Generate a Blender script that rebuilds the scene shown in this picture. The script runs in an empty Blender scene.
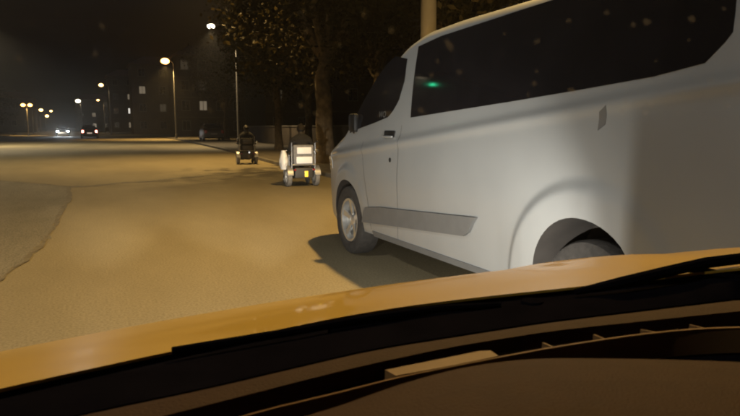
import bpy, bmesh, math, random
import numpy as np
from mathutils import Vector, Matrix
random.seed(7)
R = math.radians
scene = bpy.context.scene
COL = scene.collection

# ------------------------------------------------------------------ camera
CAM_H, FPX, CX, CY = 1.25, 616.0, 370.0, 208.0          # photograph 740 x 416
TH = math.atan(81 / 616)                                # pitch down
PS = math.atan(275 / 616 * math.cos(TH))                # yaw right of the road
cf = Vector((math.sin(PS) * math.cos(TH), math.cos(PS) * math.cos(TH), -math.sin(TH)))
cr = Vector((math.cos(PS), -math.sin(PS), 0))
cu = cr.cross(cf)
EYE = Vector((0, 0, CAM_H))
cd = bpy.data.cameras.new('camera'); cam = bpy.data.objects.new('camera', cd); COL.objects.link(cam)
cam.matrix_world = Matrix((( cr.x, cu.x, -cf.x, 0), (cr.y, cu.y, -cf.y, 0), (cr.z, cu.z, -cf.z, CAM_H), (0, 0, 0, 1)))
cd.sensor_width = 36; cd.lens = FPX / 740 * 36
cd.clip_start = 0.01; cd.clip_end = 3000
cd.dof.use_dof = True; cd.dof.focus_distance = 7.0; cd.dof.aperture_fstop = 16
scene.camera = cam

def ray(x, y): return cf + cr * ((x - CX) / FPX) - cu * ((y - CY) / FPX)
def onz(x, y, z=0.0):
    d = ray(x, y); return EYE + d * ((z - CAM_H) / d.z)
def onx(x, y, X):
    d = ray(x, y); return EYE + d * (X / d.x)
def ony(x, y, Y):
    d = ray(x, y); return EYE + d * (Y / d.y)

# ------------------------------------------------------------------ world, exposure
w = bpy.data.worlds.new('World'); scene.world = w; w.use_nodes = True
nt = w.node_tree; nt.nodes.clear()
sky = nt.nodes.new('ShaderNodeTexSky'); sky.sky_type = 'NISHITA'; sky.sun_disc = False
sky.sun_elevation = R(-2.7); sky.sun_rotation = R(200); sky.dust_density = 4; sky.air_density = 1.0
bg = nt.nodes.new('ShaderNodeBackground'); bg.inputs['Strength'].default_value = 0.15
wo = nt.nodes.new('ShaderNodeOutputWorld')
nt.links.new(sky.outputs[0], bg.inputs[0]); nt.links.new(bg.outputs[0], wo.inputs[0])
vs = scene.view_settings; vs.view_transform = 'Standard'; vs.look = 'None'; vs.exposure = 0; vs.gamma = 1; vs.use_curve_mapping = False
scene.render.engine = 'CYCLES'
scene.cycles.use_denoising = True
scene.cycles.filter_width = 2.0
scene.cycles.max_bounces = 6; scene.cycles.transparent_max_bounces = 24
scene.cycles.sample_clamp_indirect = 4.0
scene.cycles.caustics_reflective = False; scene.cycles.caustics_refractive = False

# ------------------------------------------------------------------ materials
MATS = {}
def mat(name, col, rough=0.6, metal=0.0, var=0.15, scale=6.0, bump=0.0, bscale=40.0, coat=0.0, emit=None, estr=0.0, spec=0.5, col2=None, coords='Object'):
    m = bpy.data.materials.new(name); m.use_nodes = True
    n = m.node_tree.nodes; l = m.node_tree.links
    p = n['Principled BSDF']
    tc = n.new('ShaderNodeTexCoord')
    nz = n.new('ShaderNodeTexNoise'); nz.inputs['Scale'].default_value = scale; nz.inputs['Detail'].default_value = 6
    l.new(tc.outputs[coords], nz.inputs['Vector'])
    rp = n.new('ShaderNodeValToRGB')
    c2 = col2 or tuple(c * (1 - var) for c in col)
    rp.color_ramp.elements[0].position = 0.35; rp.color_ramp.elements[0].color = (*c2, 1)
    rp.color_ramp.elements[1].position = 0.65; rp.color_ramp.elements[1].color = (*col, 1)
    l.new(nz.outputs['Fac'], rp.inputs['Fac']); l.new(rp.outputs['Color'], p.inputs['Base Color'])
    p.inputs['Roughness'].default_value = rough; p.inputs['Metallic'].default_value = metal
    p.inputs['Coat Weight'].default_value = coat; p.inputs['Coat Roughness'].default_value = 0.06
    p.inputs['Specular IOR Level'].default_value = spec
    if emit: p.inputs['Emission Color'].default_value = (*emit, 1); p.inputs['Emission Strength'].default_value = estr
    if bump > 0:
        b = n.new('ShaderNodeTexNoise'); b.inputs['Scale'].default_value = bscale; b.inputs['Detail'].default_value = 8
        bp = n.new('ShaderNodeBump'); bp.inputs['Strength'].default_value = bump; bp.inputs['Distance'].default_value = 0.02
        l.new(tc.outputs[coords], b.inputs['Vector']); l.new(b.outputs['Fac'], bp.inputs['Height']); l.new(bp.outputs['Normal'], p.inputs['Normal'])
    MATS[name] = m
    return m

def road_material(name, ca, cb, cc):
    m = bpy.data.materials.new(name); m.use_nodes = True
    n = m.node_tree.nodes; l = m.node_tree.links; p = n['Principled BSDF']
    tc = n.new('ShaderNodeTexCoord')
    mp = n.new('ShaderNodeMapping'); mp.inputs['Scale'].default_value = (1.0, 0.35, 1); l.new(tc.outputs['Object'], mp.inputs[0])
    big = n.new('ShaderNodeTexNoise'); big.inputs['Scale'].default_value = 0.55; big.inputs['Detail'].default_value = 7; big.inputs['Roughness'].default_value = 0.65
    l.new(mp.outputs[0], big.inputs['Vector'])
    r1 = n.new('ShaderNodeValToRGB'); r1.color_ramp.elements[0].position = .32; r1.color_ramp.elements[0].color = (*cb, 1)
    r1.color_ramp.elements[1].position = .68; r1.color_ramp.elements[1].color = (*ca, 1); l.new(big.outputs['Fac'], r1.inputs[0])
    fine = n.new('ShaderNodeTexNoise'); fine.inputs['Scale'].default_value = 55; fine.inputs['Detail'].default_value = 6; l.new(tc.outputs['Object'], fine.inputs['Vector'])
    r2 = n.new('ShaderNodeValToRGB'); r2.color_ramp.elements[0].position = .40; r2.color_ramp.elements[0].color = (*cc, 1)
    r2.color_ramp.elements[1].position = .56; r2.color_ramp.elements[1].color = (1, 1, 1, 1); l.new(fine.outputs['Fac'], r2.inputs[0])
    mx = n.new('ShaderNodeMix'); mx.data_type = 'RGBA'; mx.blend_type = 'MULTIPLY'; mx.inputs['Factor'].default_value = .55
    l.new(r1.outputs[0], mx.inputs['A']); l.new(r2.outputs[0], mx.inputs['B']); l.new(mx.outputs['Result'], p.inputs['Base Color'])
    p.inputs['Roughness'].default_value = .8; p.inputs['Specular IOR Level'].default_value = .3
    bp = n.new('ShaderNodeBump'); bp.inputs['Strength'].default_value = .35; bp.inputs['Distance'].default_value = .01
    l.new(fine.outputs['Fac'], bp.inputs['Height']); l.new(bp.outputs[0], p.inputs['Normal'])
    MATS[name] = m
    return m

road_material('asphalt', (.25, .21, .125), (.185, .152, .088), (.55, .53, .48))
road_material('old_asphalt', (.25, .225, .17), (.14, .125, .09), (.18, .18, .16))
mat('tar', (.155, .13, .083), .8, var=.4, scale=9)
mat('soil', (.055, .044, .028), .95, var=.4, scale=1.5, bump=.5, bscale=8)
mat('pavement', (.075, .063, .046), .9, var=.35, scale=2, bump=.3)
mat('kerbstone', (.12, .105, .08), .85, var=.3, scale=3)
mat('silver_paint', (.315, .325, .325), .42, .25, var=.06, scale=2.5, coat=.35)
mat('black_plastic', (.012, .012, .012), .55, spec=.3, var=.3, scale=12, bump=.08, bscale=220)
mat('grey_moulding', (.125, .125, .122), .5, var=.12, scale=10)
mat('dark_liner', (.035, .03, .026), .9, var=.3)
mat('van_glass', (.010, .009, .010), .06, var=.2, spec=.6)
mat('tyre', (.04, .036, .032), .85, var=.35, scale=25, bump=.25, bscale=60)
mat('alloy', (.62, .62, .60), .32, .75, var=.12)
mat('chrome', (.75, .75, .75), .15, .95, var=.05)
mat('yellow_paint', (.40, .25, .040), .40, .0, var=.08, scale=3, coat=.42, spec=.1)
mat('dash_plastic', (.033, .017, .008), .65, var=.15, scale=30, bump=.35, bscale=380, spec=.08)
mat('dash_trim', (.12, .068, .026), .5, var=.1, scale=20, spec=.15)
mat('rubber', (.004, .0036, .005), .8, var=.3, scale=14, bump=.06, bscale=120, spec=0.0)
mat('bark', (.13, .095, .055), .95, var=.5, scale=7, bump=.9, bscale=14)
mat('concrete', (.16, .14, .11), .9, var=.25, scale=2.5, bump=.3)
mat('galvanised', (.13, .125, .12), .6, .3, var=.25)
mat('plaster', (.085, .066, .048), .9, var=.3, scale=.8)
mat('plaster_dark', (.05, .038, .03), .9, var=.3, scale=.8)
mat('roof_tile', (.16, .07, .05), .9, var=.3)
mat('window_frame', (.12, .105, .09), .6)
mat('pane_dark', (.015, .014, .016), .1)
mat('pane_dim', (.05, .045, .04), .3, emit=(1, .78, .50), estr=.03)
mat('pane_lit', (.2, .18, .15), .4, emit=(1, .80, .55), estr=.16)
mat('pane_bright', (.5, .5, .5), .4, emit=(1, .95, .85), estr=.9)
mat('bulb_orange', (.8, .7, .5), .4, emit=(1, .46, .10), estr=12)
mat('bulb_warm', (.8, .7, .5), .4, emit=(1, .58, .20), estr=8)
mat('bulb_white', (.8, .8, .8), .4, emit=(1, .86, .62), estr=8)
mat('head_lens', (.6, .6, .6), .3, emit=(.75, .88, 1), estr=60)
mat('tail_lens', (.35, .05, .04), .3, emit=(1, .30, .22), estr=9)
mat('plate_lit', (.5, .48, .45), .4, emit=(1, .75, .6), estr=.5)
mat('red_lens', (.25, .01, .01), .2, coat=.5)
mat('clear_lens', (.5, .5, .5), .12, var=.1, coat=.6)
mat('amber', (.75, .55, .06), .4, emit=(1, .72, .08), estr=.55)
mat('dark_car_paint', (.012, .008, .007), .5, 0, var=.1, coat=.0, spec=.15)
mat('grey_car_paint', (.02, .018, .018), .45, .1, var=.1, coat=.15, spec=.3)
mat('blue_car_paint', (.03, .05, .08), .35, .3, var=.1, coat=.5)
mat('white_vinyl', (.82, .82, .84), .45, var=.05, scale=8)
mat('grey_fabric', (.20, .20, .21), .85, var=.25, scale=20)
mat('dark_fabric', (.010, .009, .009), .9, var=.35, scale=15, bump=.2, bscale=50)
mat('dark_trousers', (.012, .012, .014), .9, var=.3, scale=15)
mat('skin', (.36, .20, .13), .6, var=.1)
mat('hair', (.018, .013, .010), .7, var=.3, scale=60)
mat('plastic_bag', (.78, .77, .75), .5, var=.1, scale=6, bump=.4, bscale=14)
mat('chair_tyre', (.20, .185, .165), .8, var=.3, scale=20)
mat('chair_frame', (.30, .30, .31), .4, .6, var=.2)
mat('battery_case', (.05, .045, .04), .6, var=.3)
mat('chair_rim', (.55, .53, .50), .5, .2, var=.15)

def leaf_material(name, a, b):
    m = mat(name, a, .75, var=.4, scale=1.2, col2=b, spec=.12)
    n = m.node_tree.nodes; l = m.node_tree.links; p = n['Principled BSDF']
    tr = n.new('ShaderNodeBsdfTranslucent'); mx = n.new('ShaderNodeMixShader'); mx.inputs[0].default_value = .3
    l.new(p.inputs['Base Color'].links[0].from_socket, tr.inputs[0])
    out = n['Material Output']; l.new(p.outputs[0], mx.inputs[1]); l.new(tr.outputs[0], mx.inputs[2]); l.new(mx.outputs[0], out.inputs[0])
leaf_material('leaf_a', (.046, .033, .011), (.026, .021, .008))
leaf_material('leaf_b', (.042, .034, .013), (.02, .018, .008))

m = bpy.data.materials.new('clear_glass'); m.use_nodes = True
m.node_tree.nodes.clear()
t_ = m.node_tree.nodes.new('ShaderNodeBsdfTransparent'); t_.inputs[0].default_value = (.96, .96, .95, 1)
o_ = m.node_tree.nodes.new('ShaderNodeOutputMaterial'); m.node_tree.links.new(t_.outputs[0], o_.inputs[0]); MATS['clear_glass'] = m
m = bpy.data.materials.new('dust'); m.use_nodes = True; m.node_tree.nodes.clear(); n = m.node_tree.nodes
t_ = n.new('ShaderNodeBsdfTransparent'); d_ = n.new('ShaderNodeBsdfTranslucent'); d_.inputs[0].default_value = (.75, .68, .6, 1)
df_ = n.new('ShaderNodeBsdfDiffuse'); df_.inputs[0].default_value = (.75, .68, .6, 1); ad = n.new('ShaderNodeAddShader')
mx = n.new('ShaderNodeMixShader'); mx.inputs[0].default_value = .03; o_ = n.new('ShaderNodeOutputMaterial')
L = m.node_tree.links; L.new(d_.outputs[0], ad.inputs[0]); L.new(df_.outputs[0], ad.inputs[1]); L.new(t_.outputs[0], mx.inputs[1]); L.new(ad.outputs[0], mx.inputs[2]); L.new(mx.outputs[0], o_.inputs[0]); MATS['dust'] = m

# ------------------------------------------------------------------ mesh helpers
class MB:
    def __init__(s): s.v = []; s.f = []; s.mi = []
    def add(s, v, f, mi=0):
        b = len(s.v); s.v += [tuple(p) for p in v]; s.f += [tuple(i + b for i in q) for q in f]; s.mi += [mi] * len(f)
    def box(s, c, d, rz=0.0, bev=0.0, mi=0):
        x, y, z = d[0] / 2, d[1] / 2, d[2] / 2
        bm = bmesh.new(); bmesh.ops.create_cube(bm, size=1.0)
        for q in bm.verts: q.co = Vector((q.co.x * d[0], q.co.y * d[1], q.co.z * d[2]))
        if bev > 0: bmesh.ops.bevel(bm, geom=list(bm.edges), offset=bev, segments=2, affect='EDGES', profile=.5)
        M = Matrix.Translation(c) @ Matrix.Rotation(rz, 4, 'Z')
        bm.verts.index_update()
        s.add([M @ q.co for q in bm.verts], [[q.index for q in f.verts] for f in bm.faces], mi); bm.free()
    def tube(s, pts, rad, n=10, mi=0, cap=True):
        pts = [Vector(p) for p in pts]; rad = rad if isinstance(rad, (list, tuple)) else [rad] * len(pts)
        rings = []; prev = None
        for i, p in enumerate(pts):
            t = (pts[min(i + 1, len(pts) - 1)] - pts[max(i - 1, 0)]).normalized()
            a = prev if prev is not None else (Vector((0, 0, 1)) if abs(t.z) < .9 else Vector((1, 0, 0)))
            a = (a - t * a.dot(t)).normalized(); b = t.cross(a); prev = a
            rings.append([p + (a * math.cos(2 * math.pi * k / n) + b * math.sin(2 * math.pi * k / n)) * rad[i] for k in range(n)])
        v = [q for r_ in rings for q in r_]; f = []
        for i in range(len(pts) - 1):
            for k in range(n): f.append((i * n + k, i * n + (k + 1) % n, (i + 1) * n + (k + 1) % n, (i + 1) * n + k))
        if cap: f.append(tuple(range(n))[::-1]); f.append(tuple((len(pts) - 1) * n + k for k in range(n)))
        s.add(v, f, mi)
    def lathe(s, prof, c, axis='X', n=32, mi=0):        # prof: (radius, along)
        v = []; f = []
        for r_, a in prof:
            for k in range(n):
                q = 2 * math.pi * k / n; u1, u2 = r_ * math.cos(q), r_ * math.sin(q)
                v.append((c[0] + a, c[1] + u1, c[2] + u2) if axis == 'X' else (c[0] + u1, c[1] + u2, c[2] + a) if axis == 'Z' else (c[0] + u1, c[1] + a, c[2] + u2))
        for i in range(len(prof) - 1):
            for k in range(n): f.append((i * n + k, i * n + (k + 1) % n, (i + 1) * n + (k + 1) % n, (i + 1) * n + k))
        s.add(v, f, mi)
    def grid(s, rows, mi=0, closed=False):
        nr, nc = len(rows), len(rows[0]); v = [p for r_ in rows for p in r_]; f = []
        for i in range(nr - 1):
            for k in range(nc if closed else nc - 1):
                f.append((i * nc + k, i * nc + (k + 1) % nc, (i + 1) * nc + (k + 1) % nc, (i + 1) * nc + k))
        s.add(v, f, mi)
    def blob(s, c, rad, sub=2, mi=0, jit=0.0):
        bm = bmesh.new(); bmesh.ops.create_icosphere(bm, subdivisions=sub, radius=1.0); bm.verts.index_update()
        s.add([(c[0] + q.co.x * rad[0] * (1 + random.uniform(-jit, jit)), c[1] + q.co.y * rad[1] * (1 + random.uniform(-jit, jit)), c[2] + q.co.z * rad[2] * (1 + random.uniform(-jit, jit))) for q in bm.verts], [[q.index for q in f.verts] for f in bm.faces], mi); bm.free()
    def build(s, name, mats, parent=None, smooth=True, fixn=True, sharp=35):
        me = bpy.data.meshes.new(name); me.from_pydata(s.v, [], s.f)
        mats = mats if isinstance(mats, (list, tuple)) else [mats]
        for q in mats: me.materials.append(MATS[q])
        me.polygons.foreach_set('material_index', s.mi)
        if fixn:
            bm = bmesh.new(); bm.from_mesh(me); bmesh.ops.recalc_face_normals(bm, faces=bm.faces); bm.to_mesh(me); bm.free()
        o = bpy.data.objects.new(name, me); COL.objects.link(o)
        if smooth:
            me.polygons.foreach_set('use_smooth', [True] * len(me.polygons))
            me.set_sharp_from_angle(angle=R(sharp))
        if parent is not None: o.parent = parent
        return o

def tag(o, label=None, cat=None, group=None, kind=None):
    if label: o['label'] = label
    if cat: o['category'] = cat
    if group: o['group'] = group
    if kind: o['kind'] = kind
    return o
def empty(name, loc, rz=0.0):
    o = bpy.data.objects.new(name, None); COL.objects.link(o); o.empty_display_size = .2
    o.location = loc; o.rotation_euler = (0, 0, rz); return o
def copy_tree(o, parent=None):
    c = o.copy(); COL.objects.link(c)
    if parent is not None: c.parent = parent
    for ch in list(o.children): copy_tree(ch, c)
    return c
def spot(name, parent, loc, target, energy, col, size, blend, rad=.12):
    ld = bpy.data.lights.new(name, 'SPOT'); ld.energy = energy; ld.color = col; ld.spot_size = R(size); ld.spot_blend = blend; ld.shadow_soft_size = rad
    o = bpy.data.objects.new(name, ld); COL.objects.link(o); o.parent = parent; o.location = loc
    o.rotation_euler = (Vector(target) - Vector(loc)).to_track_quat('-Z', 'Y').to_euler(); return o

# ------------------------------------------------------------------ ground, road, pavement
def sheet(name, poly, z, matname, kind='structure', thick=0.0):
    b = MB(); n = len(poly); v = [(p[0], p[1], z) for p in poly]
    if thick > 0:
        v += [(p[0], p[1], z - thick) for p in poly]
        b.add(v, [tuple(range(n)), tuple(range(2 * n - 1, n - 1, -1))] + [(i, i + n, (i + 1) % n + n, (i + 1) % n) for i in range(n)])
    else: b.add(v, [tuple(range(n))])
    o = b.build(name, matname, smooth=False)
    o['kind'] = kind
    return o
sheet('ground', [(-600, -200), (600, -200), (600, 1200), (-600, 1200)], -.02, 'soil')
right_edge = [(5.0, -60), (5.0, 0), (5.15, 10), (5.45, 20), (6.3, 34), (7.1, 50), (7.5, 72), (6.6, 95), (3.5, 135), (-3, 185), (-14, 250)]
left_edge = [(-9.5, -60), (-9.5, 0), (-9.6, 20), (-9.6, 40), (-9.8, 70), (-11, 100), (-14, 140), (-20, 185), (-30, 250)]
rb = MB(); rb.grid([[(x, y, 0.0) for x, y in (l, ((l[0] + r_[0]) / 2, (l[1] + r_[1]) / 2), r_)] for l, r_ in zip([left_edge[min(i, 8)] if i < 8 else left_edge[8] for i in range(9)], [right_edge[i] for i in (0, 1, 3, 4, 6, 7, 8, 9, 10)])])
rd = rb.build('road', 'asphalt', smooth=False); rd['kind'] = 'structure'
kb = MB()
def offs(e, d): return [(x + d, y) for x, y in e]
def ribbon(name, e0, e1, z, matname, thick=.14):
    b = MB(); rows = []
    for (x0, y0), (x1, y1) in zip(e0, e1): rows.append([(x0, y0, z - thick), (x0 + .01, y0, z - .012), (x0 + (.02 if x1 > x0 else -.02), y0, z), (x1, y1, z), (x1, y1, z - thick)])
    b.grid(rows); o = b.build(name, matname, smooth=False); o['kind'] = 'structure'; return o
ribbon('kerb', right_edge, offs(right_edge, .16), .10, 'kerbstone')
ribbon('pavement', offs(right_edge, .165), offs(right_edge, 4.2), .094, 'pavement')
ribbon('kerb', offs(left_edge, 0), offs(left_edge, -.16), .10, 'kerbstone')
ribbon('pavement', offs(left_edge, -.165), offs(left_edge, -4.0), .094, 'pavement')
# old, rougher asphalt on the left with a ragged edge, and the tar seam running on from its corner
pp = [(-220, 176), (-60, 178), (0, 181), (40, 184), (69, 187), (70, 196), (66, 205), (58, 220), (50, 235), (36, 250), (20, 265), (4, 280), (-30, 305), (-220, 420)]
poly = []
for i in range(len(pp)):
    a, b_ = pp[i], pp[(i + 1) % len(pp)]
    for k in range(6):
        t = k / 6; q = onz(a[0] + (b_[0] - a[0]) * t, a[1] + (b_[1] - a[1]) * t)
        poly.append((q.x + random.uniform(-.05, .05), q.y + random.uniform(-.08, .08)))
sheet('road_patch', poly, .004, 'old_asphalt')
seam = [onz(x, y) for x, y in [(69, 187), (95, 186), (120, 183), (150, 181.5), (178, 178), (207, 176)]]
sb = MB(); rows = []
fine = []
for i in range(len(seam) - 1):
    for k in range(8): fine.append(seam[i].lerp(seam[i + 1], k / 8))
for q in fine:
    wv = random.uniform(.06, .17); j = random.uniform(-.05, .05); rows.append([(q.x, q.y - wv + j, .005), (q.x, q.y + wv + j, .005)])
sb.grid(rows)
edge = [onz(x, y) for x, y in [(-60, 178), (0, 181), (40, 184), (69, 187), (70, 196), (66, 205), (58, 220), (50, 235), (36, 250), (20, 265), (4, 280), (-30, 305)]]
rows = []; rs = random.Random(21); wv, jx, jy = .02, 0.0, 0.0
for i in range(len(edge) - 1):
    for k in range(10):
        q = edge[i].lerp(edge[i + 1], k / 10)
        wv = min(.04, max(.006, wv + rs.uniform(-.010, .010))); jx = .8 * jx + rs.uniform(-.016, .016); jy = .8 * jy + rs.uniform(-.03, .03)
        far = max(1.0, q.y / 9)
        rows.append([(q.x - wv + jx, q.y - wv * far + jy, .009), (q.x + wv + jx, q.y + wv * far + jy, .009)])
sb.grid(rows); o = sb.build('road_seam', 'tar', smooth=False); o['kind'] = 'structure'

# ------------------------------------------------------------------ lofted vehicle bodies
def smooth_interp(x, xs, ys):
    xs_ = np.asarray(xs, float); d = .035
    return sum(np.interp(x + k * d, xs_, ys) for k in (-2, -1, 0, 1, 2)) / 5
class Shape:
    def __init__(s, ztop, zbot, prof, taper, detail=None, rc=.12, rx=.16):
        s.ztop, s.zbot, s.prof, s.taper, s.detail, s.rc, s.rx = ztop, zbot, prof, taper, detail, rc, rx
    def zt(s, y): return float(smooth_interp(y, *zip(*s.ztop)))
    def zb(s, y): return float(np.interp(y, *zip(*s.zbot)))
    def hw(s, y, z):
        h = float(smooth_interp(z, *zip(*s.prof))) * float(np.interp(y, *zip(*s.taper)))
        return h + (s.detail(y, z) if s.detail else 0)
    def section(s, y, ns=44, nc=8, nr=8):
        zt, zb = s.zt(y), s.zb(y); rc = min(s.rc, (zt - zb) * .3); z1 = zt - rc
        half = [(0.0, zb)]; h0 = s.hw(y, zb); half.append((h0 - .06, zb))
        for i in range(ns):
            z = zb + .02 + (z1 - zb - .02) * i / (ns - 1); half.append((s.hw(y, z), z))
        h1 = s.hw(y, z1); rx = min(s.rx, h1 * .5)
        for i in range(1, nc + 1):
            a = math.pi / 2 * i / nc; half.append((h1 - rx * (1 - math.cos(a)), z1 + rc * math.sin(a)))
        hx = h1 - rx
        for i in range(1, nr + 1): half.append((hx * (1 - i / nr), zt + .025 * (1 - (1 - i / nr) ** 2)))
        full = half + [(-x, z) for x, z in half[-2:0:-1]]
        return [(x, y, z) for x, z in full]
    def body(s, ys, **k):
        b = MB(); secs = [s.section(y, **k) for y in ys]; b.grid(secs, closed=True); n = len(secs[0])
        b.add(secs[0], [tuple(range(n))]); b.add(secs[-1], [tuple(range(n))[::-1]])
        return b
    def panel(s, poly, off=.004, side=-1, nz=14, ny=26, thick=.012):
        """panel lying on the side; poly = [(y, z)] outline"""
        zs = [p[1] for p in poly]; z0, z1 = min(zs), max(zs); rows = []
        for i in range(nz + 1):
            z = z0 + (z1 - z0) * (i / nz); z = min(max(z, z0 + 1e-4), z1 - 1e-4); xs = []
            for k in range(len(poly)):
                (ya, za), (yb, zb_) = poly[k], poly[(k + 1) % len(poly)]
                if (za - z) * (zb_ - z) <= 0 and za != zb_: xs.append(ya + (yb - ya) * (z - za) / (zb_ - za))
            ya, yb = min(xs), max(xs); rows.append([(ya + (yb - ya) * k / ny, z) for k in range(ny + 1)])
        b = MB(); T = [[(side * (s.hw(y, z) + off), y, z) for y, z in r_] for r_ in rows]; B = [[(side * (s.hw(y, z) + off - thick), y, z) for y, z in r_] for r_ in rows]
        b.grid(T); rim_t = T[0] + [r_[-1] for r_ in T[1:]] + T[-1][-2::-1] + [r_[0] for r_ in T[-2:0:-1]]; rim_b = B[0] + [r_[-1] for r_ in B[1:]] + B[-1][-2::-1] + [r_[0] for r_ in B[-2:0:-1]]
        b.grid([rim_t, rim_b], closed=True)
        return b
    def deck(s, y0, y1, inset0, inset1, off=.004, n=14, thick=.012):
        """panel lying on the top (windscreen, rear window)"""
        rows = []
        for i in range(n + 1):
            t = i / n; y = y0 + (y1 - y0) * t; zt = s.zt(y); h = s.hw(y, zt - min(s.rc, (zt - s.zb(y)) * .3)) - min(s.rx, .5 * s.hw(y, zt)) ; h += inset0 + (inset1 - inset0) * t
            rows.append([(h * (k / 8 - 1), y, zt + .025 * (1 - (1 - k / 8) ** 2) + off) for k in range(8)] + [(h * k / 8, y, zt + .025 * (1 - (k / 8) ** 2) + off) for k in range(9)])
        b = MB(); b.grid(rows); return b

def apply_cut(o, cutters):
    for c in cutters:
        md = o.modifiers.new('cut', 'BOOLEAN'); md.operation = 'DIFFERENCE'; md.object = c; md.solver = 'EXACT'; md.material_mode = 'TRANSFER'
    dg = bpy.context.evaluated_depsgraph_get(); me = bpy.data.meshes.new_from_object(o.evaluated_get(dg))
    o.modifiers.clear(); old = o.data; o.data = me; me.name = o.name; bpy.data.meshes.remove(old)
    me.set_sharp_from_angle(angle=R(38))
    for c in cutters: d = c.data; bpy.data.objects.remove(c); bpy.data.meshes.remove(d)

def wheel(parent, c, r=.34, wd=.22, side=-1, spokes=5, rim='alloy', name='wheel', rr=None, tyre='tyre'):
    """wheel with its outer face towards side*X"""
    w_ = empty(name, c); w_.parent = parent
    t = MB(); h = wd / 2; ri = rr or r * .64
    t.lathe([(ri, -h * .75), (ri + .02, -h * .95), (r * .88, -h), (r * .965, -h * .86), (r, -h * .6), (r, h * .6), (r * .965, h * .86), (r * .88, h), (ri + .02, h * .95), (ri, h * .75), (ri, -h * .75)], (0, 0, 0), 'X', 40)
    t.build('tyre', tyre, w_)
    m_ = MB(); s = side
    m_.lathe([(ri, s * h * .75), (ri - .004, s * h * .88), (ri - .025, s * h * .85), (ri - .03, s * h * .3), (ri * .3, s * h * .1)], (0, 0, 0), 'X', 40)
    m_.lathe([(.0, s * h * .62), (ri * .2, s * h * .62), (ri * .3, s * h * .5), (ri * .3, 0)], (0, 0, 0), 'X', 20)
    for k in range(spokes):
        a = 2 * math.pi * k / spokes + .3; da = .30
        v = []
        for rad, ww, xx in ((ri * .22, da * 1.25, .58), (ri * .6, da * .62, .66), (ri * .97, da * .55, .80)):
            for sg, dx in ((-1, -.06), (-1, 0), (1, 0), (1, -.06)):
                q = a + sg * ww; v.append((s * h * (xx + dx * 3), rad * math.cos(q), rad * math.sin(q)))
        m_.add(v, [(i * 4 + j, i * 4 + (j + 1) % 4, (i + 1) * 4 + (j + 1) % 4, (i + 1) * 4 + j) for i in range(2) for j in range(4)])
    m_.build('rim', rim, w_)
    return w_

# ------------------------------------------------------------------ the van (front wheel at y 5.60, rear wheel at y 2.35, side plane x 2.21)
VX, VY = 3.2, 3.95
FWY, RWY = 5.60, 2.35
def van_detail(y, z):
    d = 0.0
    for wy, r0, r1, amp in ((RWY, .56, .65, .040), (FWY, .47, .55, .020)):
        dist = math.hypot(y - wy, (z - .36))
        if dist < r1:
            t = min(1, max(0, (r1 - dist) / (r1 - r0))); fade = min(1, max(.25, 1 - (wy - .02 - y) / .30)); d = max(d, amp * fade * t * t * (3 - 2 * t))
    zs = 1.01 + (5.57 - y) * .106
    d += .018 * math.exp(-((z - zs) / .035) ** 2) - .010 * (1 / (1 + math.exp(-(z - zs - .03) / .02)))
    d -= .016 * math.exp(-((z - .52) / .22) ** 2) * (1 if 2.8 < y < 5.2 else 0) * min(1, (y - 2.8) / .3, (5.2 - y) / .3) if 2.8 < y < 5.2 else 0
    return d
van_s = Shape(
    ztop=[(1.2, 1.70), (1.30, 1.82), (1.40, 1.97), (1.6, 2.015), (2.6, 2.025), (3.9, 2.02), (4.35, 2.0), (4.62, 1.935), (4.84, 1.80), (5.75, 1.20), (6.1, 1.09), (6.4, .97), (6.55, .86), (6.64, .70), (6.7, .6)],
    zbot=[(1.2, .34), (1.5, .32), (2.4, .32), (3.3, .305), (5.0, .265), (6.2, .26), (6.64, .32)],
    prof=[(.15, .90), (.26, .945), (.36, .97), (.6, .985), (.85, .99), (1.1, .982), (1.3, .962), (1.5, .925), (1.7, .88), (1.86, .835), (2.0, .80)],
    taper=[(1.2, .93), (1.30, .965), (1.5, .99), (2.0, 1.0), (4.9, 1.0), (5.3, .993), (5.6, .98), (5.9, .955), (6.15, .92), (6.35, .87), (6.5, .80), (6.6, .70), (6.66, .58)],
    detail=van_detail, rc=.085, rx=.13)
def van_pt(px_, py_):
    X = 2.22
    for _ in range(6):
        q = onx(px_, py_, X); X = VX - van_s.hw(q.y, q.z)
    return (q.y, q.z)
van = empty('passenger_van', (VX, 0, 0))
tag(van, 'silver passenger van with dark tinted side windows parked beside the yellow bonnet', 'van')
ys = [1.22, 1.26, 1.30] + list(np.arange(1.34, 3.1, .014)) + list(np.arange(3.1, 6.5, .03)) + [6.52, 6.55, 6.58, 6.61, 6.64]
body = van_s.body(ys, ns=96, nc=10).build('body', ['silver_paint', 'dark_liner'], van, sharp=38)
cut = []
for wy, r_, zc in ((FWY, .395, .345), (RWY, .352, .448)):
    for sd in (-1, 1):
        cb = MB(); cb.lathe([(0.0, -.25), (r_, -.25), (r_, .25), (0.0, .25)], (0, 0, 0), 'X', 48)
        c = cb.build('cutter', 'dark_liner'); bm = bmesh.new(); bm.from_mesh(c.data); bmesh.ops.remove_doubles(bm, verts=bm.verts, dist=1e-4); bmesh.ops.recalc_face_normals(bm, faces=bm.faces); bm.to_mesh(c.data); bm.free()
        c.location = (VX + sd * .93, wy, zc); cut.append(c)
bpy.context.view_layer.update()
apply_cut(body, cut)
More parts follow.
